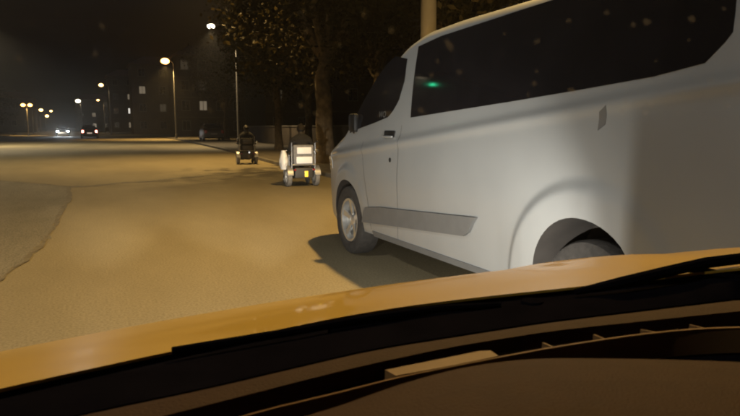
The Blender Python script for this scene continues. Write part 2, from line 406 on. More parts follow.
# glazing: outlines read off the photograph, laid on the body surface
def vpoly(pts): return [van_pt(*p) for p in pts]
front_win = vpoly([(408, 55), (405, 80), (399, 101), (390, 116), (382, 120.5), (365, 126), (350, 133), (354, 121), (364, 101), (378, 77), (389, 62), (396, 56)])
side_win = vpoly([(411, 117.5), (470, 108), (540, 97), (620, 82.5), (693, 69.5), (702, 66), (733, 34), (736, 10), (740, -60), (650, -33), (516, 12), (423, 42), (419, 46)])
for sd in (-1, 1):
    g1 = van_s.panel(front_win, side=sd).build('front_door_window', 'van_glass', van)
    g2 = van_s.panel(side_win, side=sd, ny=40, nz=18).build('side_window', 'van_glass', van)
    # divider of the long window, hardly seen through the tint
    ml = vpoly([(478, 217.5), (476, 220), (469, 235.5), (466, 236), (364, 222), (366, 208), (370, 206), (402, 209.5)])
    mo = van_s.panel(ml, off=.024, side=sd, nz=8, ny=30, thick=.03).build('side_moulding', 'grey_moulding', van)
    hd = MB(); hy, hz = van_pt(390, 134); hx = sd * (van_s.hw(hy, hz))
    hd.box((hx, hy, hz), (.02, .20, .055), bev=.008); ho = hd.build('door_handle', 'black_plastic', van)
    hb = MB(); hb.box((hx + sd * .022, hy, hz - .022), (.02, .17, .018), bev=.006); hb.build('grip', 'silver_paint', ho)
    ky, kz = van_pt(390, 160); kx = sd * van_s.hw(ky, kz); kb = MB(); kb.lathe([(0, -.004), (.018, -.004), (.02, .0), (.018, .005), (0, .005)], (kx, ky, kz), 'X', 14); kb.build('door_lock', 'black_plastic', van)
    fy, fz = van_pt(603, 118); fl = van_s.panel([(fy - .022, fz - .05), (fy + .022, fz - .06), (fy + .022, fz + .05), (fy - .022, fz + .06)], off=.003, side=sd, nz=4, ny=3).build('rail_stop', 'grey_moulding', van)
    # door shut lines: thin dark grooves that lie on the panels
    def seam_line(pts, wid=.0045):
        b = MB(); rows = []
        fine = []
        for i in range(len(pts) - 1):
            for k in range(10): fine.append((pts[i][0] + (pts[i + 1][0] - pts[i][0]) * k / 10, pts[i][1] + (pts[i + 1][1] - pts[i][1]) * k / 10))
        fine.append(pts[-1])
        for i, (y, z) in enumerate(fine):
            a = fine[max(i - 1, 0)]; c = fine[min(i + 1, len(fine) - 1)]; t = Vector((c[0] - a[0], c[1] - a[1])).normalized(); nn = Vector((-t.y, t.x)) * wid / 2
            rows.append([(sd * (van_s.hw(y + nn.x * s_, z + nn.y * s_) + .0015), y + nn.x * s_, z + nn.y * s_) for s_ in (-1, 1)])
        b.grid(rows); return b.build('door_shut_line', 'dark_liner', van)
    by, bz = van_pt(402, 125)
    seam_line([(by, bz), (by + .01, 1.0), (by + .03, .7), (by + .06, .33)])
    seam_line([(5.2, 1.12), (5.16, .9), (5.08, .6), (5.04, .33)])
    tl = van_s.panel([(1.26, .95), (1.40, .95), (1.38, 1.45), (1.26, 1.45)], off=.006, side=sd, nz=8, ny=4).build('tail_light', 'red_lens', van)
    hl = van_s.panel([(6.15, .80), (6.42, .78), (6.36, .90), (6.2, 1.0)], off=.006, side=sd, nz=6, ny=6).build('headlight', 'clear_lens', van)
    mr = MB(); mx0 = sd * (van_s.hw(5.35, 1.25)); mr.box((mx0 + sd * .012, 5.44, 1.29), (.06, .15, .17), bev=.022); mr.tube([(mx0 - sd * .03, 5.46, 1.18), (mx0 + sd * .012, 5.46, 1.23)], .022); mr.build('door_mirror', 'black_plastic', van)
    sk = van_s.panel([(3.0, .30), (5.0, .27), (5.02, .32), (2.98, .345)], off=.006, side=sd, nz=3, ny=24).build('sill_trim', 'grey_moulding', van)
    for wy in (FWY, RWY):
        wheel(van, (sd * .855, wy, .34), r=.34, wd=.215, side=sd, spokes=5)
van_s.deck(4.72, 5.66, .03, .05).build('windscreen', 'van_glass', van)
rw = MB(); rw.box((0, 1.225, 1.42), (1.3, .012, .5), bev=.004); rw.build('rear_window', 'van_glass', van)
bp = MB(); bp.box((0, 1.19, .48), (1.75, .12, .24), bev=.04); bp.build('rear_bumper', 'grey_moulding', van)
# small sticker lettering in the rear lower corner of the front door window
cu_ = bpy.data.curves.new('sticker_text', 'FONT'); cu_.body = 'WO'; cu_.size = .075; cu_.align_x = 'CENTER'
to = bpy.data.objects.new('sticker_text', cu_); COL.objects.link(to)
bpy.context.view_layer.update(); me = bpy.data.meshes.new_from_object(to.evaluated_get(bpy.context.evaluated_depsgraph_get())); bpy.data.objects.remove(to)
ty, tz = van_pt(383, 115); me.materials.append(MATS['grey_moulding'])
for q in me.vertices:
    yy = ty - q.co.x; zz = tz + q.co.y - .02; q.co = Vector((-(van_s.hw(yy, zz) + .0065), yy, zz))
so = bpy.data.objects.new('sticker', me); COL.objects.link(so); so.parent = van

# ------------------------------------------------------------------ our own car: bonnet, scuttle, wipers, windscreen, dashboard
OX = .575
car = empty('yellow_car', (OX, 0, 0))
tag(car, 'yellow car in the foreground whose bonnet, wipers and dashboard fill the bottom', 'car')
def W(p): return (p.x - OX, p.y, p.z)
def poly_px(pts, z, dy=0.0):
    xs = np.linspace(-130, 830, 81); ys_ = np.interp(xs, [p[0] for p in pts], [p[1] for p in pts])
    k = np.array([1, 2, 3, 4, 3, 2, 1.]); k /= k.sum(); ye = np.pad(ys_, 3, mode='reflect', reflect_type='odd'); ys_ = np.convolve(ye, k, 'valid')
    return [W(onz(x, y + dy, z)) for x, y in zip(xs, ys_)]
B0 = [(-130, 422), (0, 392), (185, 352), (370, 315), (470, 302), (580, 291), (740, 272), (830, 263)]
B1 = [(-130, 465), (0, 432), (122, 405), (200, 389), (370, 349), (540, 322), (740, 298), (830, 289)]
B2 = [(-130, 490), (0, 456), (180, 412), (350, 368.6), (445, 348), (550, 331), (740, 311), (830, 303)]
B3 = [(-130, 535), (0, 490), (260, 411), (350, 389.7), (395, 377.6), (499, 357), (553, 347), (605, 339), (656, 332), (705, 328), (740, 327), (830, 326)]
B5 = [(-130, 580), (0, 520), (260, 430), (350, 403), (390, 387), (458, 368), (512, 360), (550, 358), (650, 359), (740, 362), (830, 368)]
def slab(rows, thick):
    b = MB(); b.grid(rows)
    for e in (rows[0], rows[-1]): b.grid([e, [(x, y, z - thick) for x, y, z in e]])
    b.grid([[(x, y, z - thick) for x, y, z in rows[0]], [(x, y, z - thick) for x, y, z in rows[-1]]])
    for k in (0, -1):
        e = [r_[k] for r_ in rows]; b.grid([e, [(x, y, z - thick) for x, y, z in e]])
    return b
# bonnet surface
def zh(xp, y):
    u = y - .88
    f = min(1, max(0, (y - .78) / .4))
    z = .9706 - .147 * u - .20 * u * abs(u) - .0395 * xp * xp * f + .026 * xp
    z += .0092 * math.exp(-((xp - .509) / .08) ** 2) * min(1, max(0, (y - .8) / .2))
    if y > 1.45: z -= .9 * (y - 1.45) ** 2
    return z
HW = .80
def hood_hit(px_, py_):                                 # where the rear edge line meets the bonnet surface
    d = ray(px_, py_)
    for it in range(2000):
        q = EYE + d * (.35 + it * .001)
        if q.z <= zh(q.x - OX, q.y): break
    return q
hxs = np.linspace(-130, 830, 81); hb0 = np.interp(hxs, [p[0] for p in B0], [p[1] for p in B0])
hood_line = [hood_hit(x, y - 5) for x, y in zip(hxs, hb0)]
def rear_edge(xp): return float(smooth_interp(xp, [p.x - OX for p in hood_line], [p.y for p in hood_line]))
def nose(xp): return 1.76 - .16 * (xp / HW) ** 2
rows = []
for i in range(41):
    t = i / 40; r_ = []
    for k in range(61):
        xp = -HW + 2 * HW * k / 60; y = rear_edge(xp) - .01 + (nose(xp) - rear_edge(xp) + .01) * t; r_.append((xp, y, zh(xp, y)))
    rows.append(r_)
slab(rows, .004).build('bonnet', 'yellow_paint', car, sharp=50)
for sd in (-1, 1):
    rows = []
    for i in range(31):
        y = .50 + (1.60 - .50) * i / 30; z0 = zh(sd * HW, max(y, .8)) - .004; r_ = []
        for dx, dz in ((.006, -.03), (.006, -.002), (.03, .002), (.07, -.006), (.10, -.03), (.125, -.075), (.135, -.14), (.14, -.3), (.135, -.5), (.12, -.62)): r_.append((sd * (HW + dx - .05 * max(0, (y - 1.3) / .3) ** 2), y, z0 + dz))
        rows.append(r_)
    MB_ = MB(); MB_.grid(rows); MB_.build('front_wing', 'yellow_paint', car)
    p = MB(); p.tube([(sd * .86, .50, .95), (sd * .81, .38, 1.15), (sd * .68, .18, 1.36), (sd * .60, .02, 1.46)], [.04, .038, .036, .04], n=12); p.build('windscreen_pillar', 'yellow_paint', car)
    dr = MB(); dr.box((sd * .86, -.15, .62), (.06, 1.25, .62), bev=.025); do = dr.build('door', 'yellow_paint', car)
    hd = MB(); hd.box((sd * .905, -.5, .82), (.03, .16, .03), bev=.008); hd.build('handle', 'black_plastic', do)
    wheel(car, (sd * .76, 1.05, .30), r=.30, wd=.19, side=sd, spokes=5)
    # headlight: open cup with its lamp set back inside
    h = empty('headlight', (sd * .62, 1.66, .57)); h.parent = car
    c = MB(); c.box((0, -.07, 0), (.27, .03, .19), bev=.004)
    for cx_ in (-.135, .135): c.box((cx_, -.015, 0), (.012, .146, .19))
    for cz_ in (-.092, .092): c.box((0, -.03, cz_), (.28, .10, .012))
    c.build('housing', 'chrome', h)
    bl = MB(); bl.blob((0, -.02, 0), (.022, .022, .022), 2); bl.build('bulb', 'bulb_warm', h)
    ln = MB(); ln.grid([[(-.135 + .27 * k / 10, .06 + .02 * math.sin(math.pi * k / 10), -.09 + .18 * i / 4) for k in range(11)] for i in range(5)]); ln.build('lens', 'clear_glass', h)
    spot('wide_beam', h, (0, .006, 0), (0, 1.0, -.03), 104, (1, .96, .89), 176, 1.0, .008)
    spot('kerb_side_beam', h, (0, .010, 0), (.60, 1.0, .09), 215, (1, .96, .89), 66, 1.0, .01)
    if sd < 0: spot('wheelchair_beam', h, (0, .012, 0), (.37, 1.0, -.045), 4200, (1, .93, .80), 13, 1.0, .03)     # extra narrow spot, added to brighten the wheelchairs
    spot('main_beam', h, (0, .008, 0), (.02, 1.0, .020), 9000, (1, .88, .68), 19, 1.0, .03)
bmp = MB(); rows = []
for i in range(9):
    z = .22 + .30 * i / 8; rows.append([(-.86 + 1.72 * k / 30, 1.80 - .20 * abs(-1 + k / 15) ** 2.6 - .05 * abs(i / 4 - 1) ** 2, z) for k in range(31)])
bmp.grid(rows); bmp.build('bumper', 'yellow_paint', car)
gr = MB(); gr.box((0, 1.70, .60), (.9, .03, .10), bev=.01); gr.build('grille', 'black_plastic', car)
rf = MB(); rf.grid([[(-.6 + 1.2 * k / 12, .06 - 1.5 * i / 10, 1.475 + .03 * math.sin(math.pi * i / 10) + .03 * math.sin(math.pi * k / 12)) for k in range(13)] for i in range(11)]); rf.build('roof', 'yellow_paint', car)
# scuttle (black), windscreen
c0 = [(p.x - OX, p.y - .004, p.z - .010) for p in hood_line]; cf0 = [(p.x - OX, p.y + .10, p.z - .026) for p in hood_line]; c1 = poly_px(B1, .985)
mid = [((a[0] + b[0]) / 2, (a[1] + b[1]) / 2, (a[2] + b[2]) / 2 + .008) for a, b in zip(c0, c1)]
slab([cf0, c0, mid, c1], .03).build('scuttle', 'rubber', car)
c1b = poly_px(B1, .992)
ws_rows = [[(x * (1 - .24 * t) , y - .62 * t * (y / .62) + .03 * math.sin(math.pi * t), z + .48 * t) for x, y, z in c1b] for t in [i / 10 for i in range(11)]]
wsb = MB(); wsb.grid(ws_rows); wsb.build('windscreen', 'clear_glass', car, fixn=False)
# dust and dried drops on the glass: small flakes lying on its surface
dm = MB(); rng = random.Random(5)
def glass_hit(px_, py_):
    d = ray(px_, py_); best = None
    for it in range(400):
        s_ = .2 + it * .002; q = EYE + d * s_
        # interpolate pane height row at this x
        xs = (q.x - OX)
        t = (q.z - .992) / .48
        if t < 0: continue
        y0 = np.interp(xs / (1 - .24 * t), [c[0] for c in c1b], [c[1] for c in c1b]) if t < 1 else .1
        yy = y0 - .62 * t * (y0 / .62) + .03 * math.sin(math.pi * t)
        if q.y >= yy - .004: return q
    return None
clusters = [(rng.uniform(300, 735), rng.uniform(6, 120)) for _ in range(46)] + [(rng.uniform(10, 300), rng.uniform(8, 110)) for _ in range(16)]
for cx_, cy_ in clusters:
    q = glass_hit(cx_, cy_)
    if q is None: continue
    n_ = (EYE - q).normalized(); a = n_.cross(Vector((0, 0, 1))).normalized(); b_ = n_.cross(a)
    r0 = rng.uniform(.0007, .0017) * (1 if cx_ > 300 else .5); el = rng.uniform(.7, 1.9); ang = rng.uniform(0, 3)
    pts = []
    for k in range(9):
        an = 2 * math.pi * k / 9; rr = r0 * rng.uniform(.65, 1.2); u, v_ = rr * math.cos(an) * el, rr * math.sin(an)
        u, v_ = u * math.cos(ang) - v_ * math.sin(ang), u * math.sin(ang) + v_ * math.cos(ang); pts.append(q + a * u + b_ * v_ - n_ * .0 )
    dm.add([W(p) for p in pts], [tuple(range(9))])
do = dm.build('windscreen_dirt', 'dust', car, smooth=False); do['kind'] = 'stuff'
# dashboard
dash = empty('dashboard', (0, 0, 0)); dash.parent = car
fl = [poly_px(B1, .972, 0), poly_px(B3, .972, 0), poly_px(B5, .975, 60), poly_px(B5, .975, 300)]
slab(fl, .05).build('vent_channel', 'rubber', dash)
slab([poly_px(B1, 1.000, 2), poly_px(B1, 1.0035, 5), poly_px(B2, 1.004, 0)], .018).build('front_ledge', 'dash_plastic', dash)
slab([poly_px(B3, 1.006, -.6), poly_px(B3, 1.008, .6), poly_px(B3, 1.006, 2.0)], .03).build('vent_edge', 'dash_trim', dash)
dome = [poly_px(B5, 1.012, 0), poly_px(B5, 1.020, 6), poly_px(B5, 1.03, 22), poly_px(B5, 1.036, 50), poly_px(B5, 1.036, 110), poly_px(B5, 1.02, 240)]
slab(dome, .05).build('top_pad', 'dash_plastic', dash)
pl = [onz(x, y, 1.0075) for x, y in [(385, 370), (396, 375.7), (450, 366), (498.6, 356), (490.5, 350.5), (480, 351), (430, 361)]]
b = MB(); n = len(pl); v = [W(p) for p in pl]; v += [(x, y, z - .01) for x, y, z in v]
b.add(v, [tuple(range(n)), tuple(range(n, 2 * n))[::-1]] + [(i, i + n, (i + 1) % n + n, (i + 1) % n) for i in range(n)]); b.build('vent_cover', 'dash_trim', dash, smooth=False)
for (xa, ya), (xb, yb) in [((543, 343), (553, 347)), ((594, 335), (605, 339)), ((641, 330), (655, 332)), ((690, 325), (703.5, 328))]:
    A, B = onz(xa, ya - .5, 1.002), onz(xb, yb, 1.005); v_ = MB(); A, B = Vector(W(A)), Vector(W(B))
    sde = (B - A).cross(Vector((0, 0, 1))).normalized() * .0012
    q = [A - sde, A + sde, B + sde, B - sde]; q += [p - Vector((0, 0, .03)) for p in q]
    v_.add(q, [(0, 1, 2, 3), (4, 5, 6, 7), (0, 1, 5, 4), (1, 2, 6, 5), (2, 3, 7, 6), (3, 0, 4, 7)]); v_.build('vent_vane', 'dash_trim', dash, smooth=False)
# wipers resting on the glass just above the scuttle
def wiper(arm, blade, bw=.0058):
    w_ = empty('wiper', (0, 0, 0)); w_.parent = car
    a = MB(); a.tube([W(p) for p in arm], [.011] + [.008] * (len(arm) - 1), n=8); a.lathe([(0, .02), (.016, .018), (.02, 0), (.02, -.02)], W(arm[0]), 'Z', 14); a.build('wiper_arm', 'rubber', w_)
    b = MB(); b.tube([W(p) for p in blade], [.005] + [bw] * (len(blade) - 2) + [.005], n=8); b.build('wiper_blade', 'rubber', w_)
wiper([onz(532, 312, .975), onz(480, 314, .978), onz(400, 322, .978), onz(330, 334, .978)], [onz(172, 351, .985), onz(230, 342, .985), onz(300, 330.5, .988), onz(370, 318, .99), onz(440, 308.5, .99), onz(500, 305, .99)])
wiper([onz(850, 290, .99), onz(790, 286, 1.0), onz(740, 280, 1.005), onz(690, 269, 1.02)], [onz(575, 292, 1.0), onz(620, 283, 1.012), onz(665, 272, 1.022), onz(705, 263, 1.03), onz(745, 258, 1.035), onz(790, 256, 1.04)], .0095)

# ------------------------------------------------------------------ street lamps
def street_lamp(head, pole_x, h_pole, bulb, col, energy, label, arms=1, br=.20, group='street lamps along the road', cone=150, flat=False, pole_mat='galvanised', pole_y=None):
    py_ = head[1] if pole_y is None else pole_y
    r_ = empty('street_lamp', (pole_x, py_, 0.0)); tag(r_, label, 'street lamp', group)
    p = MB(); p.tube([(0, 0, -.05), (0, 0, .5), (0, 0, .52), (0, 0, h_pole)], [.13, .13, .095, .055], n=14); p.build('pole', pole_mat, r_)
    hx, hy, hz = head[0] - pole_x, head[1] - py_, head[2]
    for s_ in ([1] if arms == 1 else [1, -1]):
        a = MB(); a.tube([(0, 0, h_pole - .4), (0, 0, h_pole), (s_ * hx * .25, hy * .25, h_pole + .18), (s_ * hx * .6, hy * .6, hz + .16), (s_ * hx, hy, hz + .12)], [.05, .045, .04, .035, .035], n=10); a.build('arm', pole_mat, r_)
        hd = MB(); sg = 1 if s_ * hx > 0 else -1
        hd.blob((s_ * hx, hy, hz + .12), (.36, .16, .09), 3); ho = hd.build('lamp_head', 'galvanised', r_)
        ln = MB()
        if flat: ln.box((s_ * hx, hy, hz + .035), (.34, .16, .02), bev=.006)       # flat glass under the hood
        else: ln.blob((s_ * hx, hy, hz), (br * 1.05, br * .9, br * .75), 3)
        ln.build('bowl', bulb, ho)
        if flat:
            sh = MB()
            for dx, dy, sx, sy in ((-.2, 0, .012, .4), (.2, 0, .012, .4), (0, -.2, .4, .012), (0, .2, .4, .012)): sh.box((s_ * hx + dx, hy + dy, hz + .005), (sx, sy, .18))
            sh.build('shield', 'galvanised', ho)  # added skirt that keeps the lamp out of the van window's reflections
        if energy > 0: spot('lamp_light', r_, (s_ * hx, hy, hz + .018 if flat else hz - br * .75 - .03), (s_ * hx, hy, 0), energy, col, cone, .6, .04 if flat else .12)
    return r_
SOD = (1, .64, .22); WRM = (1, .74, .40); NEU = (1, .84, .56)
street_lamp((4.1, 5.8, 8.0), 6.4, 7.8, 'bulb_orange', SOD, 4600, 'sodium street lamp standing on the pavement behind the silver van')
street_lamp((-6.8, 1.5, 8.0), -10.2, 7.8, 'bulb_white', (1, .97, .90), 2300, 'white street lamp on the left pavement level with the yellow car', flat=True)
street_lamp((4.6, 22, 8.0), 7.95, 7.8, 'bulb_orange', SOD, 4600, 'sodium street lamp on the right pavement past the two wheelchairs', cone=118)
street_lamp((-6.6, 24, 8.0), -10.3, 7.8, 'bulb_white', NEU, 3400, 'added, out-of-view white street lamp on the left pavement, next one after the car', flat=True)  # unseen lamp added to brighten the left lanes
street_lamp((-6.6, 46, 8.0), -10.5, 7.8, 'bulb_white', NEU, 9000, 'added, out-of-view white street lamp on the left pavement, before the twin-armed lamp', flat=True)  # also added out of view, brightens the far left of the road
hb = ony(211, 26, 42); street_lamp(tuple(hb), hb.x + 1.6, hb.z - .2, 'bulb_white', WRM, 4200, 'highest white street lamp among the dark trees, above the parked car', br=.24, cone=118)
ha = ony(165, 61, 67); street_lamp(tuple(ha), ony(174.5, 90, 67).x, ha.z - .2, 'bulb_orange', SOD, 8000, 'bright orange street lamp with a visible pole in front of the dim houses', br=.40, cone=118)
hc = ony(101, 85, 105); street_lamp(tuple(hc), ony(109, 90, 105).x, hc.z - .2, 'bulb_warm', WRM, 500, 'street lamp high above the dark departing car', br=.33)
he = ony(98, 100, 140); street_lamp(tuple(he), ony(103.5, 100, 140).x, he.z - .2, 'bulb_warm', WRM, 700, 'street lamp with a long bent arm right of the departing car', br=.26, pole_mat='concrete')
hd_ = ony(78, 101, 150); street_lamp(tuple(hd_), ony(80.5, 101, 150).x, hd_.z - .2, 'bulb_white', WRM, 450, 'white street lamp between the two cars on the road', br=.50)
hl = ony(30, 105, 105); street_lamp(tuple(hl), ony(26.5, 105, 105).x, hl.z - .1, 'bulb_orange', SOD, 900, 'twin-armed street lamp at the far left with a glowing yellow pole', arms=2, br=.30, pole_mat='concrete')
for (px_, py_, Y, br, lab) in [(41, 110, 140, .36, 'small street lamp just right of the twin-armed lamp'), (47, 116, 180, .42, 'lowest of the small far street lamps near the oncoming headlights'), (51, 111, 200, .36, 'small far street lamp left of the oncoming headlights, furthest right of its cluster')]:
    q = ony(px_, py_, Y); street_lamp(tuple(q), q.x - 1.6, q.z - .15, 'bulb_warm', WRM, 900, lab, br=br)

# unseen traffic signal, added to make the green glint in the van's side window
def glint_signal(lens, pole_x, label):
    r_ = empty('glint_signal', (pole_x, lens[1] + .2, .0)); tag(r_, label, 'added traffic signal')
    lx, ly, lz = lens[0] - pole_x, -.2, lens[2]
    p = MB(); p.tube([(0, 0, -.05), (0, 0, 6.6)], [.10, .07], 12); p.build('pole', 'galvanised', r_)
    a = MB(); a.tube([(0, 0, 6.3), (lx, 0, 6.6)], [.06, .04], 10); a.build('arm', 'galvanised', r_)
    h = MB(); h.box((lx, 0, lz + .3), (.34, .24, 1.0), bev=.04); ho = h.build('signal_head', 'black_plastic', r_)
    for k, mname in ((2, 'red_lens'), (1, 'red_lens'), (0, 'green_lens')):
        l_ = MB(); l_.lathe([(0, -.02), (.06, -.015), (.08, 0.0), (.08, .1)], (lx, ly + .07, lz + .3 * k), 'Y', 20); l_.build('lens', mname, ho)
        v_ = MB(); v_.grid([[(lx + .12 * math.cos(t), y_, lz + .3 * k + .12 * math.sin(t)) for t in [math.pi * i / 10 for i in range(11)]] for y_ in (-.12, -.28)]); v_.build('visor', 'black_plastic', ho)
mat('green_lens', (.05, .3, .15), .3, emit=(.05, 1, .45), estr=14)
glint_signal((-4.4, 17.8, 5.8), -10.4, 'added, out-of-view traffic signal whose green lens glints in the van window')

# ------------------------------------------------------------------ sedans
sed = Shape(ztop=[(-2.25, .60), (-2.2, .78), (-2.12, .93), (-1.75, 1.0), (-1.5, 1.04), (-.85, 1.38), (-.3, 1.45), (.25, 1.43), (.5, 1.36), (1.15, .98), (1.9, .83), (2.15, .70), (2.25, .52)],
    zbot=[(-2.25, .32), (-1.9, .22), (1.9, .2), (2.25, .28)], prof=[(.15, .80), (.3, .85), (.55, .88), (.8, .875), (.95, .845), (1.15, .74), (1.4, .60), (1.5, .55)],
    taper=[(-2.25, .86), (-2.0, .95), (-1.5, 1), (1.4, 1), (1.9, .95), (2.15, .86), (2.25, .74)], rc=.07, rx=.10)
def sedan(name, loc, rz, paint, label, lights=None):
    r_ = empty(name, loc, rz); tag(r_, label, 'car')
    sed.body(list(np.linspace(-2.25, 2.25, 64)), ns=20, nc=6).build('body', paint, r_)
    for sd in (-1, 1):
        sed.panel([(-1.15, 1.02), (.75, 1.0), (.95, 1.02), (.35, 1.33), (-.75, 1.34)], side=sd, off=.004).build('side_window', 'van_glass', r_)
        for wy in (-1.35, 1.35): wheel(r_, (sd * .78, wy, .31), r=.31, wd=.22, side=sd, spokes=5)
        tl = MB(); tl.box((sd * .67, -2.20, .76), (.22, .10, .30), bev=.03); tl.build('tail_light', 'tail_lens' if lights == 'tail' else 'red_lens', r_)
        hl = MB(); hl.blob((sd * .62, 2.10, .66), (.17, .12, .09), 2); hl.build('headlight', 'head_lens' if lights == 'head' else 'clear_lens', r_)
        if lights == 'head': spot('beam', r_, (sd * .62, 2.26, .66), (sd * .62, 12, .1), 900, (.85, .93, 1), 60, 1, .06)
    sed.deck(.42, 1.05, .03, .05).build('windscreen', 'van_glass', r_)
    sed.deck(-1.42, -.92, .05, .03).build('rear_window', 'van_glass', r_)
    np_ = MB(); np_.box((0, -2.262, .60), (.50, .012, .11)); np_.build('number_plate', 'plate_lit' if lights == 'tail' else 'window_frame', r_)
    bu = MB(); bu.box((0, -2.20, .42), (1.45, .10, .16), bev=.03); bu.build('bumper', 'black_plastic', r_)
    return r_
q = onz(89, 135.5); q = ony(89, 130, 74)
sedan('departing_car', (q.x, 74 + 2.2, 0), R(1), 'dark_car_paint', 'dark car driving away with both tail lights glowing', 'tail')
q = ony(63, 127, 92)
sedan('oncoming_car', (q.x - .25, 96, 0), R(180 + 3), 'blue_car_paint', 'oncoming car with glaring bluish-white headlights', 'head')
q = onz(203, 137)
sedan('parked_car', (ony(203, 127, 52).x + 1.0, 54, 0.094), R(-4), 'grey_car_paint', 'dark grey car parked under the trees beside the right kerb')

# ------------------------------------------------------------------ power wheelchairs and their riders
def wheelchair(name, loc, rz, label, back):
    r_ = empty(name, loc, rz); tag(r_, label, 'wheelchair', 'power wheelchairs riding along the kerb')
    s = MB(); s.box((0, .06, .47), (.46, .46, .09), bev=.03); s.build('seat', 'dark_fabric', r_)
    b = MB(); b.box((0, -.20, .66), (.44, .07, .44), bev=.03); bo = b.build('backrest', 'grey_fabric' if back == 'white_vinyl' else 'dark_fabric', r_)
    for zc, hh in ((.76, .14), (.56, .145)):
        u = MB(); u.box((.01, -.243, zc), (.31 if zc > .6 else .34, .02, hh), bev=.012); u.build('back_panel', back, bo)
    f = MB()
    for sx in (-.25, .25):
        f.tube([(sx, -.20, .30), (sx, -.22, .92), (sx, -.32, .95)], .014, 8)
        f.tube([(sx, -.20, .34), (sx, .42, .34), (sx * .7, .58, .16)], .016, 8)
    f.tube([(-.25, -.22, .46), (.25, -.22, .46)], .014, 8); f.build('frame', 'chair_frame', r_)
    for sx in (-1, 1):
        a = MB(); a.box((sx * .28, .05, .69), (.07, .36, .045), bev=.018); ao = a.build('armrest', 'black_plastic', r_)
        t = MB(); t.tube([(sx * .28, -.08, .40), (sx * .28, -.08, .68)], .014, 8); t.build('armrest_post', 'chair_frame', ao)
        fd = MB(); rows = []
        for i in range(13):
            an = math.pi * (.05 + .9 * i / 12); rows.append([(sx * (.295 + dx), -.06 + .235 * math.cos(an), .21 + .235 * math.sin(an)) for dx in (-.06, .06)])
        fd.grid(rows); fd.build('mudguard', 'chair_frame', r_)
        wheel(r_, (sx * .30, -.06, .21), r=.21, wd=.10, side=sx, spokes=6, rim='chair_rim', name='drive_wheel', rr=.13, tyre='chair_tyre')
        # rims are seen from behind, so the hub shows on the inner side too
        wheel(r_, (sx * .25, .46, .11), r=.11, wd=.06, side=sx, spokes=4, rim='chair_rim', name='castor_wheel', rr=.06)
        g = MB(); g.tube([(sx * .25, -.31, .95), (sx * .25, -.43, .955)], .018, 10); g.build('push_handle', 'black_plastic', r_)
        rl = MB(); rl.box((sx * .20, -.285, .36), (.05, .015, .035), bev=.004); rl.build('rear_reflector', 'red_lens', r_)
        ft = MB(); ft.box((sx * .10, .60, .13), (.16, .20, .02), bev=.006); ft.build('footplate', 'black_plastic', r_)
    bt = MB(); bt.box((0, -.06, .29), (.40, .40, .22), bev=.025); bt.build('battery_box', 'battery_case', r_)
    yl = MB(); yl.box((.045, -.27, .27), (.075, .015, .125), bev=.005); yl.build('tail_lamp', 'amber' if back == 'white_vinyl' else 'window_frame', r_)
    if back != 'white_vinyl':
        wl_ = MB(); wl_.blob((.06, -.27, .40), (.03, .02, .03), 2); wl_.build('rear_lamp', 'pane_bright', r_)
    j = MB(); j.box((.28, .26, .73), (.07, .10, .05), bev=.012); j.tube([(.28, .26, .75), (.28, .26, .82)], [.007, .014], 8); j.build('joystick', 'black_plastic', r_)
    mr = MB(); mr.tube([(.28, .12, .69), (.36, .10, .74)], .006, 6); mr.blob((.37, .09, .745), (.045, .012, .035), 2); mr.build('rear_view_mirror', 'chrome', r_)
    return r_
